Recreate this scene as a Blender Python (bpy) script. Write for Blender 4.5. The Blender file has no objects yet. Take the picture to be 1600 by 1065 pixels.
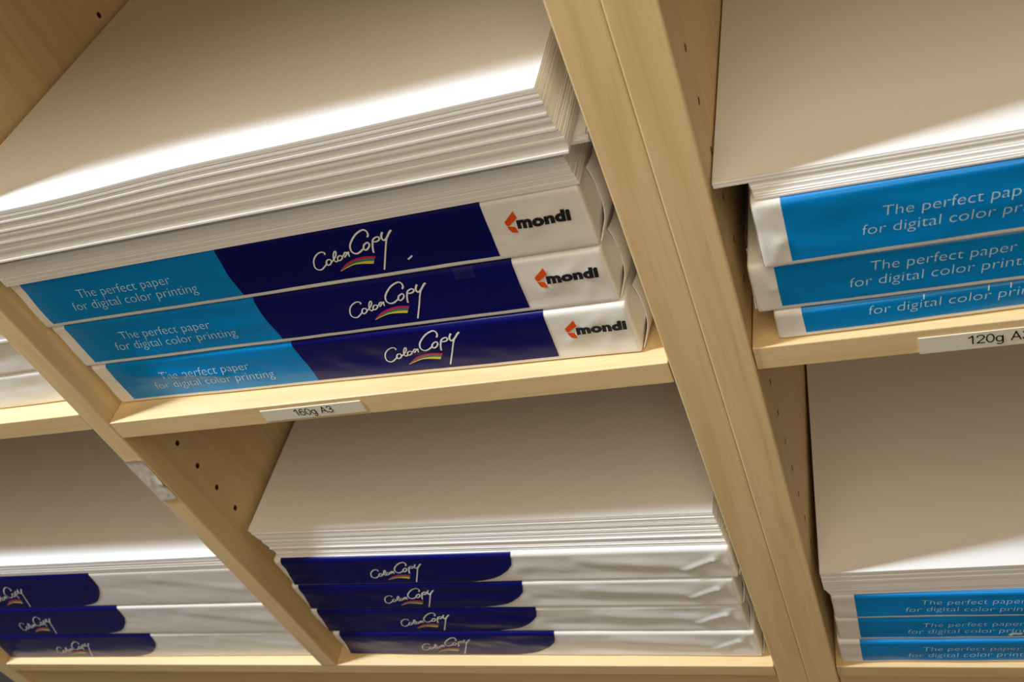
import bpy, bmesh, math, random
from mathutils import Vector, Matrix, noise

# ------------------------------------------------------------------ camera, world, lights, exposure
SC = bpy.context.scene
COL = SC.collection
cam_d = bpy.data.cameras.new('camera')
cam = bpy.data.objects.new('camera', cam_d)
COL.objects.link(cam)
RR = [[0.9260, 0.1725, -0.3357], [-0.1147, -0.7187, -0.6858], [-0.3596, 0.6736, -0.6457]]
right, down, fwd = [Vector(r).normalized() for r in RR]
m = Matrix.Identity(4)
for i in range(3):
    m[i][0], m[i][1], m[i][2] = right[i], -down[i], -fwd[i]
m.translation = Vector((0.5814, -0.4235, 0.4413))
cam.matrix_world = m
cam_d.sensor_width = 36.0
cam_d.lens = 1550.46 / 1600 * 36
cam_d.clip_start = 0.01
cam_d.dof.use_dof = True
cam_d.dof.focus_distance = 0.66
cam_d.dof.aperture_fstop = 13.0
SC.camera = cam

vs = SC.view_settings
SC.display_settings.display_device = 'sRGB'
vs.view_transform = 'Standard'
vs.look = 'None'
vs.gamma = 1.0
vs.use_curve_mapping = False
vs.exposure = 0.0

world = bpy.data.worlds.new('room_light')
SC.world = world
world.use_nodes = True
_nt = world.node_tree
_bg = _nt.nodes['Background']
_tc = _nt.nodes.new('ShaderNodeTexCoord')
_sx = _nt.nodes.new('ShaderNodeSeparateXYZ')
_rp = _nt.nodes.new('ShaderNodeValToRGB')
_mr = _nt.nodes.new('ShaderNodeMapRange')
_mr.inputs[1].default_value, _mr.inputs[2].default_value = -1.0, 1.0
_nt.links.new(_tc.outputs['Generated'], _sx.inputs[0])
_nt.links.new(_sx.outputs[2], _mr.inputs[0])
_nt.links.new(_mr.outputs[0], _rp.inputs['Fac'])
_rp.color_ramp.elements[0].position = 0.36
_rp.color_ramp.elements[0].color = (0.22, 0.13, 0.06, 1)
_rp.color_ramp.elements[1].position = 0.66
_rp.color_ramp.elements[1].color = (1.0, 0.70, 0.37, 1)
_nt.links.new(_rp.outputs[0], _bg.inputs[0])
_bg.inputs[1].default_value = 0.165


def area_lamp(name, loc, target, sx, sy, power, color, roll_dir=None, down=False):
    d = bpy.data.lights.new(name, 'AREA')
    d.shape = 'RECTANGLE'
    d.size, d.size_y = sx, sy
    d.energy = power
    d.color = color
    o = bpy.data.objects.new(name, d)
    COL.objects.link(o)
    z = Vector((0, 0, 1)) if down else (Vector(loc) - Vector(target)).normalized()
    x = Vector(roll_dir) if roll_dir else Vector((1, 0, 0))
    x = (x - z * x.dot(z)).normalized()
    y = z.cross(x)
    mm = Matrix.Identity(4)
    for i in range(3):
        mm[i][0], mm[i][1], mm[i][2] = x[i], y[i], z[i]
    mm.translation = Vector(loc)
    o.matrix_world = mm
    return o


# the bright cool ceiling tube, up to the left and a little in front of the shelves
area_lamp('ceiling_tube', (-0.85, -0.230, 2.0), (0.3, 0, 0), 0.60, 0.12, 84, (0.83, 0.92, 1.0), (3.5, 1, 0), down=True)
# a broad warm ceiling panel over the aisle
area_lamp('ceiling_panel', (0.50, -0.62, 1.30), (0.40, -0.1, 0.0), 1.0, 0.85, 8.6, (1.0, 0.81, 0.55))
# soft neutral fill lamp added level across the aisle to brighten the fronts
area_lamp('aisle_fill', (1.05, -2.2, 0.65), (0.45, 0, 0.1), 1.2, 0.9, 9.5, (1.0, 0.91, 0.78))


# ------------------------------------------------------------------ materials
def new_mat(name):
    mt = bpy.data.materials.new(name)
    mt.use_nodes = True
    nt = mt.node_tree
    return mt, nt, nt.nodes['Principled BSDF']


def plain(name, col, rough=0.5, spec=0.5, coat=0.0):
    mt, nt, b = new_mat(name)
    b.inputs['Base Color'].default_value = (*col, 1)
    b.inputs['Roughness'].default_value = rough
    b.inputs['Specular IOR Level'].default_value = spec
    b.inputs['Coat Weight'].default_value = coat
    return mt


def srgb(r, g, b):
    f = lambda c: (c / 255 / 12.92) if c / 255 <= 0.04045 else ((c / 255 + 0.055) / 1.055) ** 2.4
    return (f(r), f(g), f(b))


def wood(name, axis, c0=(228, 202, 155), c1=(217, 188, 138)):
    mt, nt, b = new_mat(name)
    tc = nt.nodes.new('ShaderNodeTexCoord')
    mp = nt.nodes.new('ShaderNodeMapping')
    sc = [14, 14, 14]
    sc['XYZ'.index(axis)] = 1.1
    mp.inputs['Scale'].default_value = sc
    nt.links.new(tc.outputs['Object'], mp.inputs['Vector'])
    n1 = nt.nodes.new('ShaderNodeTexNoise')
    n1.inputs['Scale'].default_value = 3.0
    n1.inputs['Detail'].default_value = 6
    n1.inputs['Distortion'].default_value = 1.2
    nt.links.new(mp.outputs[0], n1.inputs['Vector'])
    r1 = nt.nodes.new('ShaderNodeValToRGB')
    r1.color_ramp.elements[0].position = 0.30
    r1.color_ramp.elements[0].color = (*srgb(*c1), 1)
    r1.color_ramp.elements[1].position = 0.55
    r1.color_ramp.elements[1].color = (*srgb(*c0), 1)
    nt.links.new(n1.outputs['Fac'], r1.inputs['Fac'])
    # fine pores
    mp2 = nt.nodes.new('ShaderNodeMapping')
    sc2 = [420, 420, 420]
    sc2['XYZ'.index(axis)] = 18
    mp2.inputs['Scale'].default_value = sc2
    nt.links.new(tc.outputs['Object'], mp2.inputs['Vector'])
    n2 = nt.nodes.new('ShaderNodeTexNoise')
    n2.inputs['Scale'].default_value = 1.0
    n2.inputs['Detail'].default_value = 2
    nt.links.new(mp2.outputs[0], n2.inputs['Vector'])
    r2 = nt.nodes.new('ShaderNodeValToRGB')
    r2.color_ramp.elements[0].position = 0.3
    r2.color_ramp.elements[0].color = (0.94, 0.92, 0.89, 1)
    r2.color_ramp.elements[1].position = 0.5
    r2.color_ramp.elements[1].color = (1, 1, 1, 1)
    nt.links.new(n2.outputs['Fac'], r2.inputs['Fac'])
    mx = nt.nodes.new('ShaderNodeMix')
    mx.data_type = 'RGBA'
    mx.blend_type = 'MULTIPLY'
    mx.inputs[0].default_value = 1.0
    nt.links.new(r1.outputs[0], mx.inputs[6])
    nt.links.new(r2.outputs[0], mx.inputs[7])
    nt.links.new(mx.outputs[2], b.inputs['Base Color'])
    b.inputs['Roughness'].default_value = 0.42
    b.inputs['Specular IOR Level'].default_value = 0.35
    return mt


def sheet_edges(name):
    # the edges of loose sheets: fine pale and grey lines
    mt, nt, b = new_mat(name)
    tc = nt.nodes.new('ShaderNodeTexCoord')
    mp = nt.nodes.new('ShaderNodeMapping')
    mp.inputs['Scale'].default_value = (3, 3, 1100)
    nt.links.new(tc.outputs['Object'], mp.inputs['Vector'])
    n = nt.nodes.new('ShaderNodeTexNoise')
    n.inputs['Scale'].default_value = 1.0
    n.inputs['Detail'].default_value = 3
    n.inputs['Roughness'].default_value = 0.7
    nt.links.new(mp.outputs[0], n.inputs['Vector'])
    r = nt.nodes.new('ShaderNodeValToRGB')
    r.color_ramp.elements[0].position = 0.32
    r.color_ramp.elements[0].color = (0.80, 0.80, 0.82, 1)
    r.color_ramp.elements[1].position = 0.60
    r.color_ramp.elements[1].color = (0.96, 0.96, 0.96, 1)
    nt.links.new(n.outputs['Fac'], r.inputs['Fac'])
    nt.links.new(r.outputs[0], b.inputs['Base Color'])
    b.inputs['Roughness'].default_value = 0.8
    b.inputs['Specular IOR Level'].default_value = 0.2
    return mt


M = {}
M['wood_v'] = wood('maple_upright', 'Z')
M['wood_h'] = wood('maple_shelf', 'X')
M['hole'] = plain('drilled_hole', (0.10, 0.045, 0.02), 0.9, 0.1)
M['paper'] = plain('white_paper', (0.86, 0.86, 0.86), 0.75, 0.25)
M['edges'] = sheet_edges('paper_edges')
M['wrap'] = plain('ream_wrapper', (0.84, 0.835, 0.82), 0.36, 0.5)
M['navy'] = plain('navy_print', srgb(8, 12, 94), 0.27, 0.32)
M['cyan'] = plain('cyan_print', srgb(0, 134, 212), 0.27, 0.35)
M['logo_white'] = plain('white_ink', (0.88, 0.88, 0.86), 0.4)
M['slogan'] = plain('pale_ink', srgb(205, 232, 242), 0.4)
M['black'] = plain('black_ink', (0.012, 0.012, 0.014), 0.45)
M['orange'] = plain('orange_ink', srgb(226, 82, 12), 0.4)
M['red'] = plain('red_ink', srgb(190, 40, 90), 0.4)
M['green'] = plain('green_ink', srgb(40, 130, 120), 0.4)
M['yellow'] = plain('yellow_ink', srgb(235, 218, 60), 0.4)
M['label'] = plain('label_paper', srgb(224, 222, 206), 0.5)
M['tape'] = plain('cloudy_tape', srgb(214, 208, 196), 0.32, 0.5)
M['tape_film'] = plain('clear_tape_on_navy', srgb(22, 23, 92), 0.35, 0.5)
M['floor'] = plain('grey_floor', srgb(48, 40, 32), 0.8)


# ------------------------------------------------------------------ object helpers
def obj(name, bm_or_data, mats, parent=None, smooth=False):
    if isinstance(bm_or_data, bmesh.types.BMesh):
        me = bpy.data.meshes.new(name)
        bm_or_data.normal_update()
        bm_or_data.to_mesh(me)
        bm_or_data.free()
    else:
        v, f, mi = bm_or_data
        me = bpy.data.meshes.new(name)
        me.from_pydata(v, [], f)
        if mi:
            for p, k in zip(me.polygons, mi):
                p.material_index = k
    for k in (mats if isinstance(mats, (list, tuple)) else [mats]):
        me.materials.append(M[k])
    if smooth:
        for p in me.polygons:
            p.use_smooth = True
    me.update()
    o = bpy.data.objects.new(name, me)
    COL.objects.link(o)
    if parent:
        o.parent = parent
    return o


def tag(o, label=None, cat=None, group=None, kind=None):
    if label:
        o['label'] = label
    if cat:
        o['category'] = cat
    if group:
        o['group'] = group
    if kind:
        o['kind'] = kind
    return o


def empty(name, loc, rz=0.0):
    o = bpy.data.objects.new(name, None)
    o.empty_display_size = 0.05
    COL.objects.link(o)
    o.location = loc
    o.rotation_euler = (0, 0, rz)
    return o


def box_bm(x0, x1, y0, y1, z0, z1, bev=0.0008):
    bm = bmesh.new()
    bmesh.ops.create_cube(bm, size=1.0)
    for v in bm.verts:
        v.co = Vector(((x0 + x1) / 2 + v.co.x * (x1 - x0), (y0 + y1) / 2 + v.co.y * (y1 - y0), (z0 + z1) / 2 + v.co.z * (z1 - z0)))
    if bev:
        bmesh.ops.bevel(bm, geom=list(bm.edges), offset=bev, segments=2, profile=0.5, affect='EDGES')
    return bm


# flat text -> (verts, faces) in metres, laid out from x=0, baseline y=0
_tcache = {}


def text_mesh(s, size=1.0, offset=0.0, spacing=1.0):
    key = (s, size, offset, spacing)
    if key in _tcache:
        return _tcache[key]
    cu = bpy.data.curves.new('text', 'FONT')
    cu.body = s
    cu.size = size
    cu.offset = offset
    cu.space_character = spacing
    cu.resolution_u = 4
    o = bpy.data.objects.new('text', cu)
    COL.objects.link(o)
    dg = bpy.context.evaluated_depsgraph_get()
    ev = o.evaluated_get(dg)
    me = ev.to_mesh()
    v = [(p.co.x, p.co.y) for p in me.vertices]
    f = [tuple(p.vertices) for p in me.polygons]
    ev.to_mesh_clear()
    bpy.data.objects.remove(o)
    bpy.data.curves.remove(cu)
    x0 = min(p[0] for p in v)
    v = [(p[0] - x0, p[1]) for p in v]
    _tcache[key] = (v, f)
    return v, f


def fit_text(s, x, y, width, height_scale=1.0, offset=0.0, shear=0.0, spacing=1.0):
    """text set between x and x+width; height_scale stretches the letters upward"""
    v, f = text_mesh(s, 1.0, offset, spacing)
    w = max(p[0] for p in v)
    k = width / w
    ky = k * height_scale
    return [(x + p[0] * k + p[1] * ky * shear, y + p[1] * ky) for p in v], f


def smooth_path(pts, n=6):
    out = []
    P = [Vector(p) for p in pts]
    for i in range(len(P) - 1):
        p0 = P[max(i - 1, 0)]
        p1, p2 = P[i], P[i + 1]
        p3 = P[min(i + 2, len(P) - 1)]
        for k in range(n):
            t = k / n
            out.append(0.5 * ((2 * p1) + (p2 - p0) * t + (2 * p0 - 5 * p1 + 4 * p2 - p3) * t * t + (3 * p1 - p0 - 3 * p2 + p3) * t ** 3))
    out.append(P[-1])
    return out


def ribbon(pts, w, n=6):
    c = smooth_path(pts, n)
    v, f = [], []
    for i, p in enumerate(c):
        d = (c[min(i + 1, len(c) - 1)] - c[max(i - 1, 0)])
        d = d.normalized() if d.length > 1e-9 else Vector((1, 0))
        nn = Vector((-d.y, d.x)) * w / 2
        v += [tuple(p + nn), tuple(p - nn)]
        if i:
            a = 2 * i - 2
            f.append((a, a + 1, a + 3, a + 2))
    return v, f


def band_between(top, bot, n=6):
    a, b = smooth_path(top, n), smooth_path(bot, n)
    v, f = [], []
    for i in range(len(a)):
        v += [tuple(a[i]), tuple(b[i])]
        if i:
            k = 2 * i - 2
            f.append((k, k + 1, k + 3, k + 2))
    return v, f


def merge(parts):
    """parts: list of ((verts, faces), material index)"""
    V, F, MI = [], [], []
    for (v, f), mi in parts:
        b = len(V)
        V += list(v)
        F += [tuple(i + b for i in q) for q in f]
        MI += [mi] * len(f)
    return V, F, MI


# ------------------------------------------------------------------ logo strokes (mm on the front of a ream)
LOGO = {
    'C1': [(261.7, 26.0), (262.4, 27.2), (261.4, 28.3), (259.0, 28.3), (255.7, 26.6), (252.6, 23.6), (250.7, 20.0), (250.2, 16.9), (251.6, 15.1), (254.0, 15.0), (257.0, 16.9), (260.1, 19.2)],
    'o1': [(262.2, 22.0), (260.5, 20.9), (259.2, 18.8), (259.7, 17.4), (261.5, 17.8), (263.2, 19.4), (263.5, 21.4), (262.2, 21.8)],
    'l': [(263.2, 19.4), (264.8, 20.4), (267.6, 22.7), (269.8, 25.4), (270.2, 27.4), (268.5, 26.2), (266.5, 22.9), (265.9, 19.9), (266.9, 19.0), (268.7, 20.4)],
    'o2': [(271.3, 23.6), (269.3, 22.2), (268.5, 20.0), (269.8, 19.7), (272.1, 21.1), (272.6, 22.8), (271.5, 23.6)],
    'r': [(272.5, 22.4), (274.2, 23.3), (275.7, 25.0), (277.1, 25.2), (276.8, 24.1), (275.0, 22.3), (273.8, 21.6)],
    'r2': [(275.0, 22.3), (276.9, 24.1), (278.6, 25.2), (277.9, 23.5), (277.6, 21.6)],
    'C2': [(296.5, 34.1), (297.9, 35.9), (298.2, 38.4), (297.0, 40.0), (294.3, 39.7), (290.0, 37.6), (285.5, 33.8), (282.2, 29.9), (280.9, 26.4), (281.5, 24.0), (283.6, 23.0), (286.8, 24.1), (290.3, 26.3)],
    'o3': [(293.4, 29.8), (291.1, 28.2), (289.9, 25.8), (290.7, 24.5), (293.3, 25.9), (295.0, 28.2), (294.9, 30.0), (293.4, 29.8)],
    'p': [(298.6, 30.9), (296.6, 26.8), (295.4, 23.6), (294.9, 21.5)],
    'p2': [(298.1, 30.2), (299.8, 32.0), (302.4, 33.1), (303.8, 32.4), (303.1, 30.7), (301.0, 29.7), (298.7, 29.7)],
    'y': [(307.9, 36.1), (305.8, 33.2), (305.2, 30.7), (306.4, 29.7), (309.2, 31.8), (312.4, 35.2), (314.2, 36.5)],
    'y2': [(314.2, 36.5), (309.3, 31.8), (306.2, 27.2), (301.5, 18.2), (295.7, 7.3)],
}
SWOOSH = {
    'red': ([(265.6, 11.3), (272.7, 16.5), (280.8, 19.3), (287.7, 19.9), (294.9, 18.9)], [(265.5, 11.1), (272.4, 14.6), (279.7, 17.2), (286.7, 17.9), (293.4, 17.1)]),
    'green': ([(266.9, 11.8), (272.4, 14.6), (279.7, 17.2), (286.7, 17.9), (293.4, 17.1)], [(266.8, 11.6), (272.6, 13.7), (278.9, 15.5), (285.7, 16.0), (292.1, 15.2)]),
    'yellow': ([(266.0, 11.4), (272.7, 13.9), (278.9, 15.6), (285.8, 16.0), (292.2, 15.3)], [(265.7, 10.9), (272.3, 13.1), (278.3, 14.5), (284.8, 14.1), (290.6, 13.1)]),
}
CHEV = ([(391.8, 35.2), (392.7, 30.1), (386.3, 25.4), (384.5, 25.8), (384.3, 28.6)], [(384.7, 25.1), (389.4, 24.2), (390.3, 19.7), (386.5, 20.3), (385.5, 21.8)])


def mm(p):
    return [(a[0] / 1000, a[1] / 1000) for a in p]


def logo_parts(dx=0.0, kx=1.0, ky=1.0, wk=1.0, y0=0.0):
    """the handwritten logo; dx in mm, scaled about (250.2, 7.3)"""
    def tr(pts):
        return [((250.2 + dx + (x - 250.2) * kx) / 1000, (y0 + 7.3 + (y - 7.3) * ky) / 1000) for x, y in pts]
    parts = []
    for k, pts in LOGO.items():
        w = {'C1': 0.95, 'C2': 1.15, 'y': 1.3, 'y2': 1.0, 'p': 1.15, 'p2': 1.1, 'o3': 1.1}.get(k, 0.95) * 0.001 * wk
        parts.append((ribbon(tr(pts), w), 0))
    for i, k in enumerate(('red', 'green', 'yellow')):
        parts.append((band_between(tr(SWOOSH[k][0]), tr(SWOOSH[k][1])), i + 1))
    return merge(parts)


# ------------------------------------------------------------------ a wrapped ream
class Ream:
    def __init__(self, name, label, loc, yaw, h, L=0.428, D=0.297, seed=0, creases=(), group=None, amp=0.0009, bulge=0.009, ns=150):
        self.L, self.D, self.h = L, D, h
        self.seed, self.creases, self.amp = seed, creases, amp
        self.rt, self.rb = 0.0040, 0.0022
        self.root = empty(name, loc, yaw)
        tag(self.root, label, 'paper ream', group)
        self.u1 = self.rb * math.pi / 2
        self.u2 = self.u1 + (h - self.rt - self.rb)
        self.u3 = self.u2 + self.rt * math.pi / 2
        self.body(ns, bulge)

    def prof(self, u):
        """bottom front edge, up the front, round the top edge -> (y, z, ny, nz)"""
        if u < self.u1:
            a = u / self.rb
            return self.rb - self.rb * math.sin(a), self.rb - self.rb * math.cos(a), -math.sin(a), -math.cos(a)
        if u < self.u2:
            return 0.0, self.rb + (u - self.u1), -1.0, 0.0
        if u < self.u3:
            a = (u - self.u2) / self.rt
            return self.rt - self.rt * math.cos(a), self.h - self.rt + self.rt * math.sin(a), -math.cos(a), math.sin(a)
        return self.rt + (u - self.u3), self.h, 0.0, 1.0

    def u_of_t(self, t):
        return self.u1 + (t - self.rb) if t > self.rb else self.u1 * max(t, 0) / self.rb

    def disp(self, s, u):
        k = min(max(u / self.u2, 0), 1)
        env = math.sin(math.pi * min(k, 1)) ** 0.7 if k < 1 else 0.0
        d = self.amp * 1.3 * noise.noise(Vector((s * 14, u * 40, self.seed * 3.7)))
        d += self.amp * 0.5 * noise.noise(Vector((s * 45 + u * 30, u * 90, self.seed * 5.1 + 9)))
        d *= env
        for (s0, t0, s1, t1, a, w) in self.creases:
            p = Vector((s, u))
            A, B = Vector((s0, t0)), Vector((s1, t1))
            ab = B - A
            q = max(0.0, min(1.0, (p - A).dot(ab) / ab.length_squared))
            r = (p - (A + ab * q)).length
            d += a * math.exp(-(r / w) ** 2) * env
        return d

    def P(self, s, u, off=0.0):
        y, z, ny, nz = self.prof(u)
        d = self.disp(s, u) + off
        return (s, y + ny * d, z + nz * d)

    def body(self, ns, bulge):
        L, D, h = self.L, self.D, self.h
        us = [self.u1 * i / 3 for i in range(3)] + [self.u1 + (self.u2 - self.u1) * i / 22 for i in range(22)] + [self.u2 + (self.u3 - self.u2) * i / 4 for i in range(5)]
        # rest of the ring: the top, the rounded back edge and the underside
        rest = [(self.rt + (D - 0.006 - self.rt) * k, h) for k in (0.12, 0.5, 0.85)] + [(D - 0.003, h), (D - 0.001, h - 0.001), (D, h - 0.003), (D, 0.003), (D - 0.001, 0.001), (D - 0.003, 0), (D * 0.6, 0), (0.04, 0)]
        nu = len(us) + len(rest)
        V, F = [], []
        # denser rings near both ends
        ss = []
        for i in range(ns + 1):
            k = i / ns
            ss.append(L * k)
        r0 = 0.0018
        ss = [0.0005, 0.0012] + [s for s in ss if r0 < s < L - r0] + [L - 0.0012, L - 0.0005]
        for s in ss:
            e = min(s, L - s)
            inset = r0 - math.sqrt(max(r0 * r0 - (r0 - min(e, r0)) ** 2, 0))
            for u in us:
                x, y, z = self.P(s, u)
                y += inset * (1 if u < self.u3 * 0.98 else 0)
                z = min(max(z, inset * 0.6), h - inset * 0.6) if inset > 1e-6 else z
                V.append((x, y, z))
            for (y, z) in rest:
                V.append((s, y, min(max(z, inset * 0.6), h - inset * 0.6)))
        nr = len(ss)
        for i in range(nr - 1):
            for j in range(nu):
                a, b = i * nu + j, i * nu + (j + 1) % nu
                F.append((a, a + nu, b + nu, b))

        # puffed ends closing towards the middle line of the end face
        full = bulge

        def cap(ring0, xdir, xbase, flip):
            prev = [ring0 + j for j in range(nu)]
            base = [Vector(V[i]) for i in prev]
            for q in (0.08, 0.2, 0.4, 0.65, 0.9, 1.0):
                cur = []
                for j in range(nu):
                    p = base[j]
                    my = min(max(p.y, h * 0.5), D - h * 0.5)
                    t = Vector((0, my, h * 0.5))
                    y = p.y + (t.y - p.y) * q
                    z = p.z + (t.z - p.z) * q
                    g = min(max(y / 0.035, 0), 1)
                    g = g * g * (3 - 2 * g)
                    gb = min(max((D - y) / 0.035, 0), 1)
                    hz = math.sin(math.pi * min(max(z / h, 0), 1)) ** 0.5
                    bulge = full if xdir > 0 else min(full, 0.0007)
                    wob = 1 + 0.35 * noise.noise(Vector((y * 25, z * 40, self.seed + 2.2)))
                    x = xbase + xdir * (bulge * g * gb * hz * wob * (1 - (1 - q) ** 2) + 0.0004 * min(q * 8, 1))
                    V.append((x, y, z))
                    cur.append(len(V) - 1)
                for j in range(nu):
                    a, b = prev[j], prev[(j + 1) % nu]
                    c, d = cur[(j + 1) % nu], cur[j]
                    F.append((a, b, c, d) if flip else (d, c, b, a))
                prev = cur
        cap((nr - 1) * nu, 1, L, False)
        cap(0, -1, 0.0, True)
        bm = bmesh.new()
        vs_ = [bm.verts.new(v) for v in V]
        for f in F:
            try:
                bm.faces.new([vs_[i] for i in f])
            except ValueError:
                pass
        bmesh.ops.remove_doubles(bm, verts=bm.verts, dist=0.00002)
        bmesh.ops.recalc_face_normals(bm, faces=bm.faces)
        o = obj('wrapper', bm, 'wrap', self.root, True)
        self.wrapper = o
        self.bulge = full

    def flap(self, side=1):
        """the folded-up closing flap of one end: a raised lip running from the bottom corner up and back"""
        L, D, h = self.L, self.D, self.h
        xb = L if side > 0 else 0.0
        rail = [(0.0025, 0.0012), (0.0085, 0.11 * h), (0.0140, 0.24 * h), (0.0165, 0.55 * h), (0.0180, 0.96 * h)]
        def xo(y, z, lift):
            g = min(max(y / 0.035, 0), 1)
            g = g * g * (3 - 2 * g)
            hz = math.sin(math.pi * min(max(z / h, 0.02), 0.98)) ** 0.5
            return xb + side * ((self.bulge if side > 0 else 0.0007) * 0.95 * g * hz + lift)
        V, F = [], []
        n = 12
        for i, (y, z) in enumerate(smooth_path([Vector(p) for p in rail], 3)):
            lift = 0.0004 + 0.0014 * math.sin(math.pi * min(1, 0.12 + i / n))
            pts = [(y, lift), (y + 0.0008, lift + 0.0004), (y + 0.010, 0.0012 + lift * 0.4), (y + 0.05, 0.0010), (D * 0.6, 0.0009)]
            for yy, lf in pts:
                V.append((xo(yy, z, lf), yy, z))
            V.append((xo(y + 0.0012, z, lift - 0.0004), y + 0.0012, z))
        m_ = 6
        rows = len(V) // m_
        for i in range(rows - 1):
            for j in range(4):
                a = i * m_ + j
                F.append((a, a + 1, a + m_ + 1, a + m_))
            a = i * m_
            F.append((a + 5, a, a + m_, a + m_ + 5))
        o = obj('end_flap', (V, F, None), 'wrap', self.root, True)
        return o

    def conform(self, data, off):
        V, F, MI = data
        return [self.P(s, self.u_of_t(t), off) for s, t in V], F, MI

    def band(self, name, mat, left, right, t0, t1, nt=30, ds=0.0028, parent=None):
        """a printed band on the front between the curves left(t) and right(t)"""
        u0, u1 = self.u_of_t(t0), self.u_of_t(t1) if t1 < self.h - self.rt else self.u3 - (self.h - t1)
        n = 60
        V, F = [], []
        for i in range(nt + 1):
            u = u0 + (u1 - u0) * i / nt
            k = i / nt
            a, b = left(k), right(k)
            for j in range(n + 1):
                V.append(self.P(a + (b - a) * j / n, u, 0.00028))
        for i in range(nt):
            for j in range(n):
                q = i * (n + 1) + j
                F.append((q, q + 1, q + n + 2, q + n + 1))
        return obj(name, (V, F, None), mat, parent or self.root, True)

    def printed(self, name, mats, data, parent):
        return obj(name, self.conform(data, 0.00052), mats, parent)


def wide_print(r, sh=0.0, top=None, slogan=(0.0575, 0.081, 0.0455, 0.109, 0.0233, 0.0128), logo=True, maker=True, hook=True):
    """cyan and navy bands with the slogan, the handwritten logo and the maker's mark"""
    h = r.h
    t1 = top if top else h - 0.0004
    def lft(k):
        e = max(0.0, (k - 0.86) / 0.14)
        c = 0.0040 * (1 - math.sqrt(max(0.0, 1 - e * e))) if hook else 0.0
        return 0.0155 + sh * 0.75 + c + 0.0005 * math.sin(k * 5 + r.seed)
    mid = lambda k: 0.1862 + sh + 0.0012 * math.sin(k * 4 + r.seed)
    rgt = lambda k: 0.3725 + sh + 0.0016 * k
    cy = r.band('cyan_band', 'cyan', lft, mid, 0.0042, t1)
    nv = r.band('navy_band', 'navy', mid, rgt, 0.0042, t1)
    a = fit_text('The perfect paper', slogan[0] + sh, slogan[4], slogan[1], 1.0, -0.017, 0.2)
    b = fit_text('for digital color printing', slogan[2] + sh, slogan[5], slogan[3], 1.0, -0.017, 0.2)
    r.printed('slogan', ['slogan'], merge([(a, 0), (b, 0)]), cy)
    if logo:
        r.printed('brand_logo', ['logo_white', 'red', 'green', 'yellow'], logo_parts(-1.0 + sh * 1000), nv)
    if maker:
        pa = [(([(x + sh, y) for x, y in q], [tuple(range(5))]), 0) for q in (mm(CHEV[0]), mm(CHEV[1]))]
        tx = fit_text('mondi', 0.3908 + sh, 0.0231, 0.0330, 0.86, 0.060, 0.12, 1.06)
        r.printed('maker_mark', ['orange', 'black'], merge(pa + [(tx, 1)]), r.wrapper)
    return cy, nv


def navy_print(r, kx=1.0, ky=1.0, s_shift=0.0, logo_dx=-158.7, left_cut=None):
    h = r.h
    pts = [(0.0, 0.190), (0.05, 0.204), (0.12, 0.213), (0.22, 0.2205), (0.4, 0.2300), (0.58, 0.2365), (0.78, 0.2395), (1.0, 0.2412)]
    def rgt(k):
        for (a, x), (b, y) in zip(pts, pts[1:]):
            if k <= b:
                return s_shift + (x + (y - x) * (k - a) / (b - a)) * kx
        return s_shift + pts[-1][1] * kx
    def lft(k):
        return s_shift + (0.0015 + 0.0055 * min(1, k * 1.6) + 0.0012 * max(0, (k - .8) / .2)) * 1.0
    nv = r.band('navy_band', 'navy', lft, rgt, 0.0022, h - 0.0006)
    r.printed('brand_logo', ['logo_white', 'red', 'green', 'yellow'], logo_parts(logo_dx, 0.925 * kx, ky, 1.0, -3.6), nv)
    return nv


# ------------------------------------------------------------------ piles of loose sheets
def pile(name, label, z0, z1, n, x0f, x1f, yf, D=0.297, seed=0, wave=0.0, jag=0.0006, mats=('edges', 'paper'), sag=None, steps=(), group=None, cat='paper stack', yaw=0.0):
    """loose sheets: thin leaves, each a little out of line; x0f, x1f, yf give left, right and front at relative height k"""
    rnd = random.Random(seed)
    nx = 40
    V, F, MI = [], [], []
    rings = []
    def zz(x, z, k):
        w = wave * k * (math.sin(x * 17 + 1.0) * 0.6 + math.sin(x * 33 + 0.4) * 0.4)
        if sag:
            w += sag(x, k)
        return z + w
    for i in range(n):
        k0, k1 = i / n, (i + 1) / n
        km = (k0 + k1) / 2
        dy = rnd.uniform(-jag, jag)
        for (st, amt) in steps:
            if abs(km - st) < 0.5 / n:
                dy -= amt
        dl, dr = rnd.uniform(-jag, jag), rnd.uniform(-jag, jag)
        xa, xb, ya = x0f(km) + dl, x1f(km) + dr, yf(km) + dy
        for kk in (k0, k1):
            z = z0 + (z1 - z0) * kk
            ring = []
            for j in range(nx + 1):
                x = xa + (xb - xa) * j / nx
                ring.append((x, ya, zz(x, z, kk)))
            for j in range(nx + 1):
                x = xb + (xa - xb) * j / nx
                ring.append((x, ya + D, zz(x, z, kk)))
            rings.append(ring)
    N = len(rings[0])
    for rg in rings:
        V += rg
    for i in range(len(rings) - 1):
        for j in range(N):
            a, b = i * N + j, i * N + (j + 1) % N
            F.append((a, b, b + N, a + N))
            MI.append(0 if i % 2 == 0 else 1)
    t = (len(rings) - 1) * N
    for j in range(nx):
        F.append((t + j, t + j + 1, t + N - 2 - j, t + N - 1 - j))
        MI.append(1)
        F.append((j + 1, j, N - 1 - j, N - 2 - j))
        MI.append(1)
    # base the object at its lowest front left corner
    ox, oy, oz = x0f(0), yf(0), z0
    V = [(x - ox, y - oy, z - oz) for x, y, z in V]
    o = obj(name, (V, F, MI), list(mats))
    o.location = (ox, oy, oz)
    o.rotation_euler = (0, 0, yaw)
    tag(o, label, cat, group)
    return o


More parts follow.
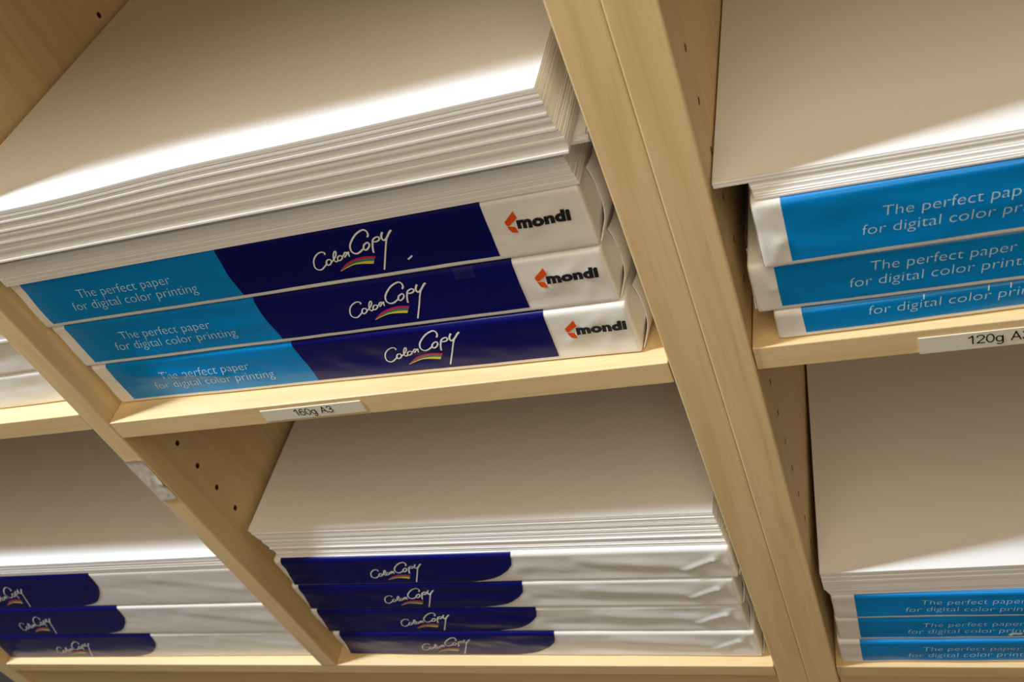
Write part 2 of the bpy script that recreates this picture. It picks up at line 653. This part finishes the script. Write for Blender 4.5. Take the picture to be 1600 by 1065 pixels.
# ------------------------------------------------------------------ the shelving
W, TD, TA, TB = 0.4477, 0.0193, 0.0259, 0.0257
TS = 0.0189
ZL, ZR, ZB, TSB = 0.0136, 0.0039, -0.3992, 0.0172
DEP, FL, TOP = 0.322, -0.86, 0.80
X2 = W + TA + TB


def panel(name, x0, x1, z0, z1, parent, holes=(), mat='wood_v', bev=0.0011, yf=0.0):
    """an upright board; holes = [(face, y, [z...])] with face -1 (left) or +1 (right)"""
    o = obj(name, box_bm(x0, x1, yf, DEP, z0, z1, bev), [mat, 'hole'], parent)
    if holes:
        bm = bmesh.new()
        for face, y, zs in holes:
            x = x1 if face > 0 else x0
            for z in zs:
                mt = Matrix.Translation((x - face * 0.0035, y, z)) @ Matrix.Rotation(math.pi / 2, 4, 'Y')
                bmesh.ops.create_cone(bm, cap_ends=True, segments=16, radius1=0.0025, radius2=0.0025, depth=0.010, matrix=mt)
        me = bpy.data.meshes.new('cutter')
        bm.to_mesh(me)
        bm.free()
        me.materials.append(M[mat])
        me.materials.append(M['hole'])
        for p in me.polygons:
            p.material_index = 1
        c = bpy.data.objects.new('cutter', me)
        COL.objects.link(c)
        md = o.modifiers.new('drill', 'BOOLEAN')
        md.operation = 'DIFFERENCE'
        md.solver = 'EXACT'
        md.object = c
        dg = bpy.context.evaluated_depsgraph_get()
        nm = bpy.data.meshes.new_from_object(o.evaluated_get(dg))
        o.modifiers.remove(md)
        o.data = nm
        bpy.data.objects.remove(c)
    return o


def zrow(z0, lo, hi):
    k0 = math.ceil((lo - z0) / 0.032)
    k1 = math.floor((hi - z0) / 0.032)
    return [z0 + 0.032 * k for k in range(k0, k1 + 1)]


unit_a = empty('shelving_unit', (0, 0, FL))
tag(unit_a, 'left maple shelving unit with the two columns of reams marked 160g A3', 'shelving unit')
unit_b = empty('shelving_unit', (X2, 0, FL))
tag(unit_b, 'right maple shelving unit with the shelf marked 120g A3', 'shelving unit')


def put(o, parent):
    o.parent = parent
    o.matrix_parent_inverse = Matrix.Translation(-Vector(parent.location))
    return o


XL = -0.467
rows_a = zrow(-0.0716, -0.37, 0.36)
put(panel('side_panel', XL - 0.0259, XL, FL, TOP, None), unit_a)
put(panel('divider', -TD, 0, ZB, TOP, None, [(1, 0.0370, rows_a), (1, 0.2650, [z - 0.006 for z in rows_a])]), unit_a)
put(panel('side_panel', W, W + TA - 0.0002, FL, TOP, None, [(-1, 0.0370, rows_a)]), unit_a)
put(panel('side_panel', W + TA + 0.0001, X2, FL, TOP, None, [(1, 0.0355, [z + 0.0055 for z in rows_a])], yf=-0.0008), unit_b)
XR = X2 + 0.4477
put(panel('side_panel', XR, XR + 0.0259, FL, TOP, None), unit_b)


def shelf(x0, x1, ztop, th, parent, bev=0.0007):
    return put(obj('shelf', box_bm(x0, x1, 0.0003, DEP, ztop - th, ztop, bev), 'wood_h'), parent)


g = 0.0006
sh_left = shelf(XL + g, -TD - g, ZL, TS, unit_a)
sh_mid = shelf(0 + g, W - g, 0.0, TS, unit_a)
sh_bot = shelf(XL + g, W - g, ZB, TSB, unit_a)
sh_up_l = shelf(XL + g, -TD - g, 0.402, TS, unit_a)
sh_up_m = shelf(0 + g, W - g, 0.402, TS, unit_a)
sh_right = shelf(X2 + g, XR - g, ZR, TS, unit_b)
sh_rbot = shelf(X2 + g, XR - g, ZB - 0.0005, TSB, unit_b)
sh_up_r = shelf(X2 + g, XR - g, 0.402, TS, unit_b)
put(obj('kick_board', box_bm(XL + g, W - g, 0.004, 0.022, FL, ZB - TSB - 0.0004, 0.0005), 'wood_h'), unit_a)
put(obj('kick_board', box_bm(X2 + g, XR - g, 0.004, 0.022, FL, ZB - TSB - 0.0009, 0.0005), 'wood_h'), unit_b)
put(obj('back_panel', box_bm(XL - 0.0259, W + TA - 0.0002, DEP, DEP + 0.006, FL, TOP, 0), 'wood_v'), unit_a)
put(obj('back_panel', box_bm(W + TA + 0.0002, XR + 0.0259, DEP, DEP + 0.006, FL, TOP, 0), 'wood_v'), unit_b)


def line_ribbon(pts, w):
    """straight strokes, one quad per segment with square ends"""
    v, f = [], []
    for p, q in zip(pts, pts[1:]):
        p, q = Vector(p), Vector(q)
        d = (q - p).normalized() * w / 2
        n_ = Vector((-d.y, d.x))
        b = len(v)
        v += [tuple(p - d + n_), tuple(p - d - n_), tuple(q + d - n_), tuple(q + d + n_)]
        f.append((b, b + 1, b + 2, b + 3))
    return v, f


def oval(cx, cy, rx, ry):
    return [(cx + rx * math.cos(a * math.pi / 6), cy + ry * math.sin(a * math.pi / 6)) for a in range(13)]


GLYPH = {
    '1': (0.56, [], [[(0.12, 0.76), (0.36, 0.96), (0.36, 0.06)]]),
    '0': (0.60, [oval(0.30, 0.5, 0.23, 0.47)], []),
    '6': (0.60, [oval(0.30, 0.31, 0.23, 0.29), [(0.07, 0.31), (0.09, 0.66), (0.22, 0.93), (0.40, 0.95), (0.51, 0.80)]], []),
    '2': (0.60, [[(0.07, 0.72), (0.13, 0.91), (0.30, 0.98), (0.47, 0.90), (0.52, 0.72), (0.43, 0.52), (0.20, 0.25), (0.08, 0.06)]], [[(0.08, 0.06), (0.52, 0.06)]]),
    '3': (0.60, [[(0.07, 0.78), (0.15, 0.93), (0.30, 0.98), (0.45, 0.90), (0.49, 0.74), (0.41, 0.58), (0.24, 0.53)], [(0.24, 0.53), (0.45, 0.46), (0.53, 0.28), (0.45, 0.09), (0.28, 0.02), (0.12, 0.08), (0.06, 0.24)]], []),
    'g': (0.62, [oval(0.27, 0.35, 0.20, 0.31), [(0.48, 0.10), (0.48, -0.10), (0.41, -0.23), (0.26, -0.27), (0.10, -0.20)]], [[(0.48, 0.66), (0.48, 0.0)]]),
    'A': (0.70, [], [[(0.06, 0.05), (0.34, 0.97), (0.62, 0.05)], [(0.17, 0.35), (0.51, 0.35)]]),
    ' ': (0.34, [], []),
}


def label_text(text, x, y, width, cap, w):
    adv = sum(GLYPH[c][0] for c in text)
    kx = width / adv
    V, F = [], []
    cx = 0.0
    for c in text:
        a_, cur, st = GLYPH[c]
        tr = lambda pts: [(x + (cx + p) * kx, y + q * cap) for p, q in pts]
        for v, f in [ribbon(tr(p), w, 4) for p in cur] + [line_ribbon(tr(p), w) for p in st]:
            b = len(V)
            V += v
            F += [tuple(i + b for i in q) for q in f]
        cx += a_
    return V, F


def shelf_label(x0, x1, z0, z1, text, tx, tw, tz, parent, lab, hs=1.0):
    V = [(x0, z0), (x1, z0), (x1, z1), (x0, z1)]
    t = label_text(text, tx, tz, tw, 0.0068 * hs, 0.00082)
    bm = box_bm(x0, x1, -0.0003, 0.0003, z0, z1, 0)
    for f in bm.faces:
        f.material_index = 0
    vs_ = [bm.verts.new((a, -0.0005, b)) for a, b in t[0]]
    for f in t[1]:
        try:
            nf = bm.faces.new([vs_[i] for i in f])
            nf.material_index = 1
        except ValueError:
            pass
    o = obj('shelf_label', bm, ['label', 'black'])
    o.parent = parent
    tag(o, lab)
    return o


shelf_label(0.1400, 0.2250, -0.0158, -0.0043, '160g A3', 0.1670, 0.0330, -0.0127, sh_mid, 'paper strip lettered 160g A3')
shelf_label(0.5925, 0.6775, -0.0152, -0.0023, '120g A3', 0.6180, 0.0330, -0.0112, sh_right, 'paper strip lettered 120g A3')

# a wrinkled bit of tape on the front of the divider
V, F = [], []
nn, mmn = 26, 10
for i in range(nn + 1):
    k = i / nn
    for j in range(mmn + 1):
        q = j / mmn
        x = -TD + 0.0004 + (TD - 0.0008) * q + 0.0008 * noise.noise(Vector((k * 7, q * 2, 3.0)))
        z = -0.0455 - 0.0535 * k - 0.0025 * (1 - q) * k + 0.0010 * noise.noise(Vector((k * 3, q * 6, 8.0)))
        y = -0.0005 - 0.0009 * abs(noise.noise(Vector((k * 5 + q * 2, q * 3, 1.0)))) - 0.0012 * (math.exp(-((k - 0.62) / 0.05) ** 2) * math.exp(-((q - 0.95) / 0.15) ** 2) + math.exp(-(k / 0.03) ** 2) * 0.5)
        V.append((x, y, z))
for i in range(nn):
    for j in range(mmn):
        a = i * (mmn + 1) + j
        F.append((a, a + mmn + 1, a + mmn + 2, a + 1))
tp = put(obj('tape', (V, F, None), 'tape', None, True), unit_a)
tag(tp, 'wrinkled whitish tape')

fl = obj('floor', box_bm(-3, 3.5, -3, 1.0, FL - 0.05, FL, 0), 'floor')
tag(fl, kind='structure')
wb = obj('wall_back', box_bm(-3, 3.5, 0.345, 0.40, FL, 2.4, 0), 'floor')
tag(wb, kind='structure')

# ------------------------------------------------------------------ middle column, upper shelf
R = math.radians
G1 = 'wrapped reams on the middle shelf marked 160g A3'
CR_A = [(0.416, 0.043, 0.385, 0.018, 0.0006, 0.004), (0.424, 0.044, 0.405, 0.004, 0.0004, 0.003)]
r1 = Ream('paper_ream', 'cyan and navy ream lying on the 160g A3 shelf, lowest of its three', (0.0030, 0.0203, 0.0003), R(-1.21), 0.0440, 0.4275, seed=1, creases=CR_A + [(0.03, 0.036, 0.11, 0.022, 0.0012, 0.006)], group=G1)
r2 = Ream('paper_ream', 'cyan and navy ream above the 160g A3 label, middle of its three', (0.0015, 0.0192, 0.0447), R(-0.80), 0.0444, 0.4258, seed=2, creases=CR_A, group=G1)
r3 = Ream('paper_ream', 'cyan and navy ream under the tall loose sheets, small scratch on its navy', (0.0016, 0.0170, 0.0895), R(-0.45), 0.0452, 0.4259, seed=3, creases=CR_A, group=G1)
for r, sh in ((r1, -0.0002), (r2, -0.0043), (r3, -0.0078)):
    cy, nv = wide_print(r, sh)
    r.flap(1)
    if r is r2:
        tq = r.band('clear_tape', 'tape_film', lambda k: 0.3300, lambda k: 0.3440, 0.0352, 0.0415, nt=6)
        tq.data.transform(Matrix.Translation((0, -0.0003, 0.0001)))
        tag(tq, 'small piece of clear tape')
    if r is r3:
        sc_v, sc_f = ribbon([(0.2985 + 0.0075, 0.0125), (0.3085, 0.0140), (0.3100, 0.0150)], 0.0011, 3)
        r.printed('scratch', ['logo_white'], (sc_v, sc_f, [0] * len(sc_f)), nv)

pile('paper_stack', 'thin neat pile of loose white sheets resting on the top navy and cyan ream', 0.1350, 0.1545, 16,
     lambda k: 0.0040, lambda k: 0.4262 + 0.003 * (1 - k), lambda k: 0.0138 - 0.001 * k, D=0.298, seed=11, jag=0.0004, wave=0.0003)
pile('paper_sheets', 'few white sheets jutting out to the right from the bottom of the tall pile', 0.1551, 0.1620, 5,
     lambda k: 0.0190, lambda k: 0.4400, lambda k: 0.022, D=0.285, seed=12, jag=0.0008)
pile('paper_stack', 'tall uneven pile of loose white sheets filling the upper middle compartment', 0.1626, 0.2055, 30,
     lambda k: 0.0030 + 0.002 * k, lambda k: 0.4330 - (0.0045 * max(0, (k - 0.2) / 0.8)) + 0.0008 * math.sin(k * 9), lambda k: 0.0050 - 0.0050 * k, D=0.310, seed=13, wave=0.0006, jag=0.00025, sag=lambda x, k: -0.0035 * k * (1 - min(max((x - 0.08) / 0.14, 0), 1) ** 2 * (3 - 2 * min(max((x - 0.08) / 0.14, 0), 1))),
     steps=((0.02, 0.0016), (0.2, 0.0005), (0.3, 0.0004), (0.38, 0.0010), (0.52, 0.0005), (0.62, 0.0008), (0.8, 0.0004)))

# ------------------------------------------------------------------ middle column, lower shelf
G2 = 'navy banded reams on the bottom shelf of the middle column'
CR_B = [(0.416, 0.040, 0.411, 0.030, 0.0016, 0.0022), (0.411, 0.030, 0.385, 0.016, 0.0014, 0.0024), (0.30, 0.033, 0.385, 0.022, 0.0012, 0.008), (0.25, 0.014, 0.39, 0.010, -0.0008, 0.008)]
zb = ZB + 0.0003
low = [
    ('navy banded ream resting on the bottom middle shelf board, lowest of the four', (0.0128, 0.0122, zb), -0.40, 0.0436, 4, 91.6),
    ('navy banded ream second from the bottom in the lower middle compartment', (0.0090, 0.0140, zb + 0.0439), -0.42, 0.0430, 5, 90.9),
    ('navy banded ream third from the bottom in the lower middle compartment', (0.0110, 0.0150, zb + 0.0872), -0.71, 0.0432, 6, 91.2),
    ('navy banded ream directly under the loose sheets in the lower middle compartment', (0.0158, 0.0156, zb + 0.1307), -0.74, 0.0434, 7, 92.3),
]
for lab, loc, yaw, h, sd, lx in low:
    r = Ream('paper_ream', lab, loc, R(yaw), h, 0.4250, seed=sd, creases=CR_B, group=G2, bulge=0.0028)
    navy_print(r, logo_dx=lx - 250.2)
    r.flap(1)
zt = zb + 0.1744
pile('paper_stack', 'neat pile of loose white sheets on the four navy reams, lower middle compartment', zt, -0.1885, 24,
     lambda k: 0.0235 - 0.018 * k, lambda k: 0.4400 - 0.0045 * k, lambda k: 0.0205 + 0.005 * k, D=0.284, yaw=-0.0165, seed=21, jag=0.00035, wave=0.0003, steps=((0.3, 0.0012), (0.1, 0.0008)))

# ------------------------------------------------------------------ left column
G3 = 'thick navy banded reams at the bottom left'
lowl = [
    ('thick navy banded ream on the bottom shelf left of the divider, lowest of three', (-0.4625, 0.0085, zb), 0.3, 0.0510, 31, 87.6, 1.19, 1.02, (247.7, 0.0)),
    ('thick navy banded ream at bottom left, middle one of three', (-0.4622, 0.0100, zb + 0.0513), 0.0, 0.0570, 32, 75.0, 1.36, 1.15, (244.0, 0.0)),
    ('thick navy banded ream at bottom left, directly under the loose sheets', (-0.4622, 0.0112, zb + 0.1086), 0.0, 0.0640, 33, 82.0, 1.36, 1.24, (255.0, 0.0)),
]
for lab, loc, yaw, h, sd, lx, kx, ky, (rx, _) in lowl:
    r = Ream('paper_ream', lab, loc, R(yaw), h, 0.4300, seed=sd, creases=[(0.33, h * 0.8, 0.42, h * 0.45, 0.0006, 0.008)], group=G3, bulge=0.004, amp=0.0004)
    navy_print(r, kx=rx / 241.2, ky=ky, logo_dx=lx - 250.2)
pile('paper_stack', 'low pile of loose sheets on the three thick navy reams at bottom left', zb + 0.1730, -0.2060, 14,
     lambda k: -0.4600, lambda k: -0.0330, lambda k: 0.0115, D=0.292, seed=34, jag=0.0004, wave=0.0004)

G4 = 'plain white reams seen left of the divider'
Ream('paper_ream', 'plain white ream on the shelf at the left picture edge, lower of two', (-0.4560, 0.0165, ZL + 0.0003), 0.0, 0.0365, 0.4240, seed=41, group=G4, bulge=0.004)
Ream('paper_ream', 'plain white ream at the left picture edge, upper of two, under grey sheet edges', (-0.4560, 0.0165, ZL + 0.0371), 0.0, 0.0340, 0.4240, seed=42, group=G4, bulge=0.004)
pile('paper_stack', 'pile of loose sheets on the two plain white reams at the left picture edge', ZL + 0.0717, 0.200, 60,
     lambda k: -0.4550, lambda k: -0.0300, lambda k: 0.0150, D=0.293, seed=43, jag=0.0008)

# ------------------------------------------------------------------ right column
G5 = 'cyan banded reams on the shelf marked 120g A3'
CR_R = [(0.004, 0.040, 0.012, 0.020, 0.0010, 0.003), (0.012, 0.020, 0.005, 0.004, 0.0008, 0.003)]
SL_R = (0.0640, 0.0715, 0.0520, 0.0975, 0.0225, 0.0125)
q1 = Ream('paper_ream', 'thin cyan ream on the 120g A3 shelf, slogan half cut off, lowest of three', (0.5163, 0.0048, ZR + 0.0003), R(1.2), 0.0225, 0.4235, seed=51, group=G5, bulge=0.003, amp=0.0006)
q2 = Ream('paper_ream', 'cyan banded ream shifted furthest left above the 120g A3 label, middle of three', (0.5075, 0.0060, ZR + 0.0231), R(0.2), 0.0365, 0.4260, seed=52, creases=CR_R, group=G5, bulge=0.003)
q3 = Ream('paper_ream', 'thick cyan banded ream under the loose sheets above the 120g A3 label, topmost of three', (0.5175, 0.0020, ZR + 0.0600), R(0.6), 0.0470, 0.4240, seed=53, creases=CR_R, group=G5, bulge=0.003)


def cyan_print(r, tl, bl, top, slog, one_line=False):
    lft = lambda k: bl + (tl - bl) * k
    mid = lambda k: 0.1862
    rgt = lambda k: 0.3745
    cy = r.band('cyan_band', 'cyan', lft, mid, 0.0040, top)
    nv = r.band('navy_band', 'navy', mid, rgt, 0.0040, top)
    parts = []
    if not one_line:
        parts.append((fit_text('The perfect paper', slog[0], slog[4], slog[1], slog[6], -0.018, 0.15), 0))
    parts.append((fit_text('for digital color printing', slog[2], slog[5], slog[3], slog[6], -0.018, 0.15), 0))
    if one_line:   # tails of the p's of the hidden first line
        for sx in (0.0815, 0.1145, 0.1255):
            parts.append((ribbon([(sx, 0.0183), (sx + 0.0004, 0.0212)], 0.0007, 2), 0))
    r.printed('slogan', ['slogan'], merge(parts), cy)
    return cy


cyan_print(q1, 0.0155, 0.0160, 0.0215, (0, 0, 0.0515, 0.0985, 0, 0.0120, 0.95), True)
cyan_print(q2, 0.0145, 0.0145, 0.0358, (0.0645, 0.0725, 0.0525, 0.0985, 0.0228, 0.0122, 0.98))
cyan_print(q3, 0.0155, 0.0155, 0.0465, (0.0640, 0.0740, 0.0530, 0.0985, 0.0255, 0.0145, 0.98))
for r in (q2, q3):
    r.flap(-1)
zq = ZR + 0.0600 + 0.0474
pile('paper_stack', 'pile of loose white sheets on the cyan reams above the 120g A3 label', zq, zq + 0.0095, 8,
     lambda k: 0.5205 - 0.002 * k, lambda k: 0.9420, lambda k: 0.0035 + 0.0045 * k, D=0.290, seed=54, jag=0.0003)
pile('paper_sheets', 'top white sheets pushed left against the upright over the 120g A3 shelf', zq + 0.0099, zq + 0.0140, 4,
     lambda k: 0.5003, lambda k: 0.9250, lambda k: 0.0070, D=0.297, seed=55, jag=0.0002)

G6 = 'cyan banded reams on the bottom shelf of the right column'
lowr = [
    ('cyan banded ream resting on the bottom right shelf board, lowest of three', (0.5055, 0.0040, zb - 0.0005), 0.3, 0.0366, 61),
    ('cyan banded ream with a smudged slogan at bottom right, middle of three', (0.5078, 0.0055, zb + 0.0364), 0.3, 0.0356, 62),
    ('cyan banded ream at bottom right directly under the loose sheets', (0.5088, 0.0052, zb + 0.0723), 0.0, 0.0362, 63),
]
for lab, loc, yaw, h, sd in lowr:
    r = Ream('paper_ream', lab, loc, R(yaw), h, 0.4240, seed=sd, group=G6, bulge=0.002)
    cyan_print(r, 0.0180, 0.0172, h - 0.0010, (0.0660, 0.0735, 0.0540, 0.0985, 0.0205, 0.0100, 0.95))
    if sd == 62:
        sv, sf = ribbon([(0.1290, 0.0060), (0.1320, 0.0085), (0.1360, 0.0078), (0.1380, 0.0090)], 0.0028, 4)
        r.printed('smudge', ['label'], (sv, sf, [0] * len(sf)), r.wrapper)
zl = zb + 0.1089


def xl_low(k):
    return 0.5095 - 0.0040 * min(1, k / 0.3) + 0.0


pile('paper_stack', 'pile of loose white sheets at bottom right with a rounded left corner', zl, -0.2545, 22,
     xl_low, lambda k: 0.9300, lambda k: 0.0055 - 0.002 * k, D=0.295, seed=64, yaw=0.018, jag=0.0002)
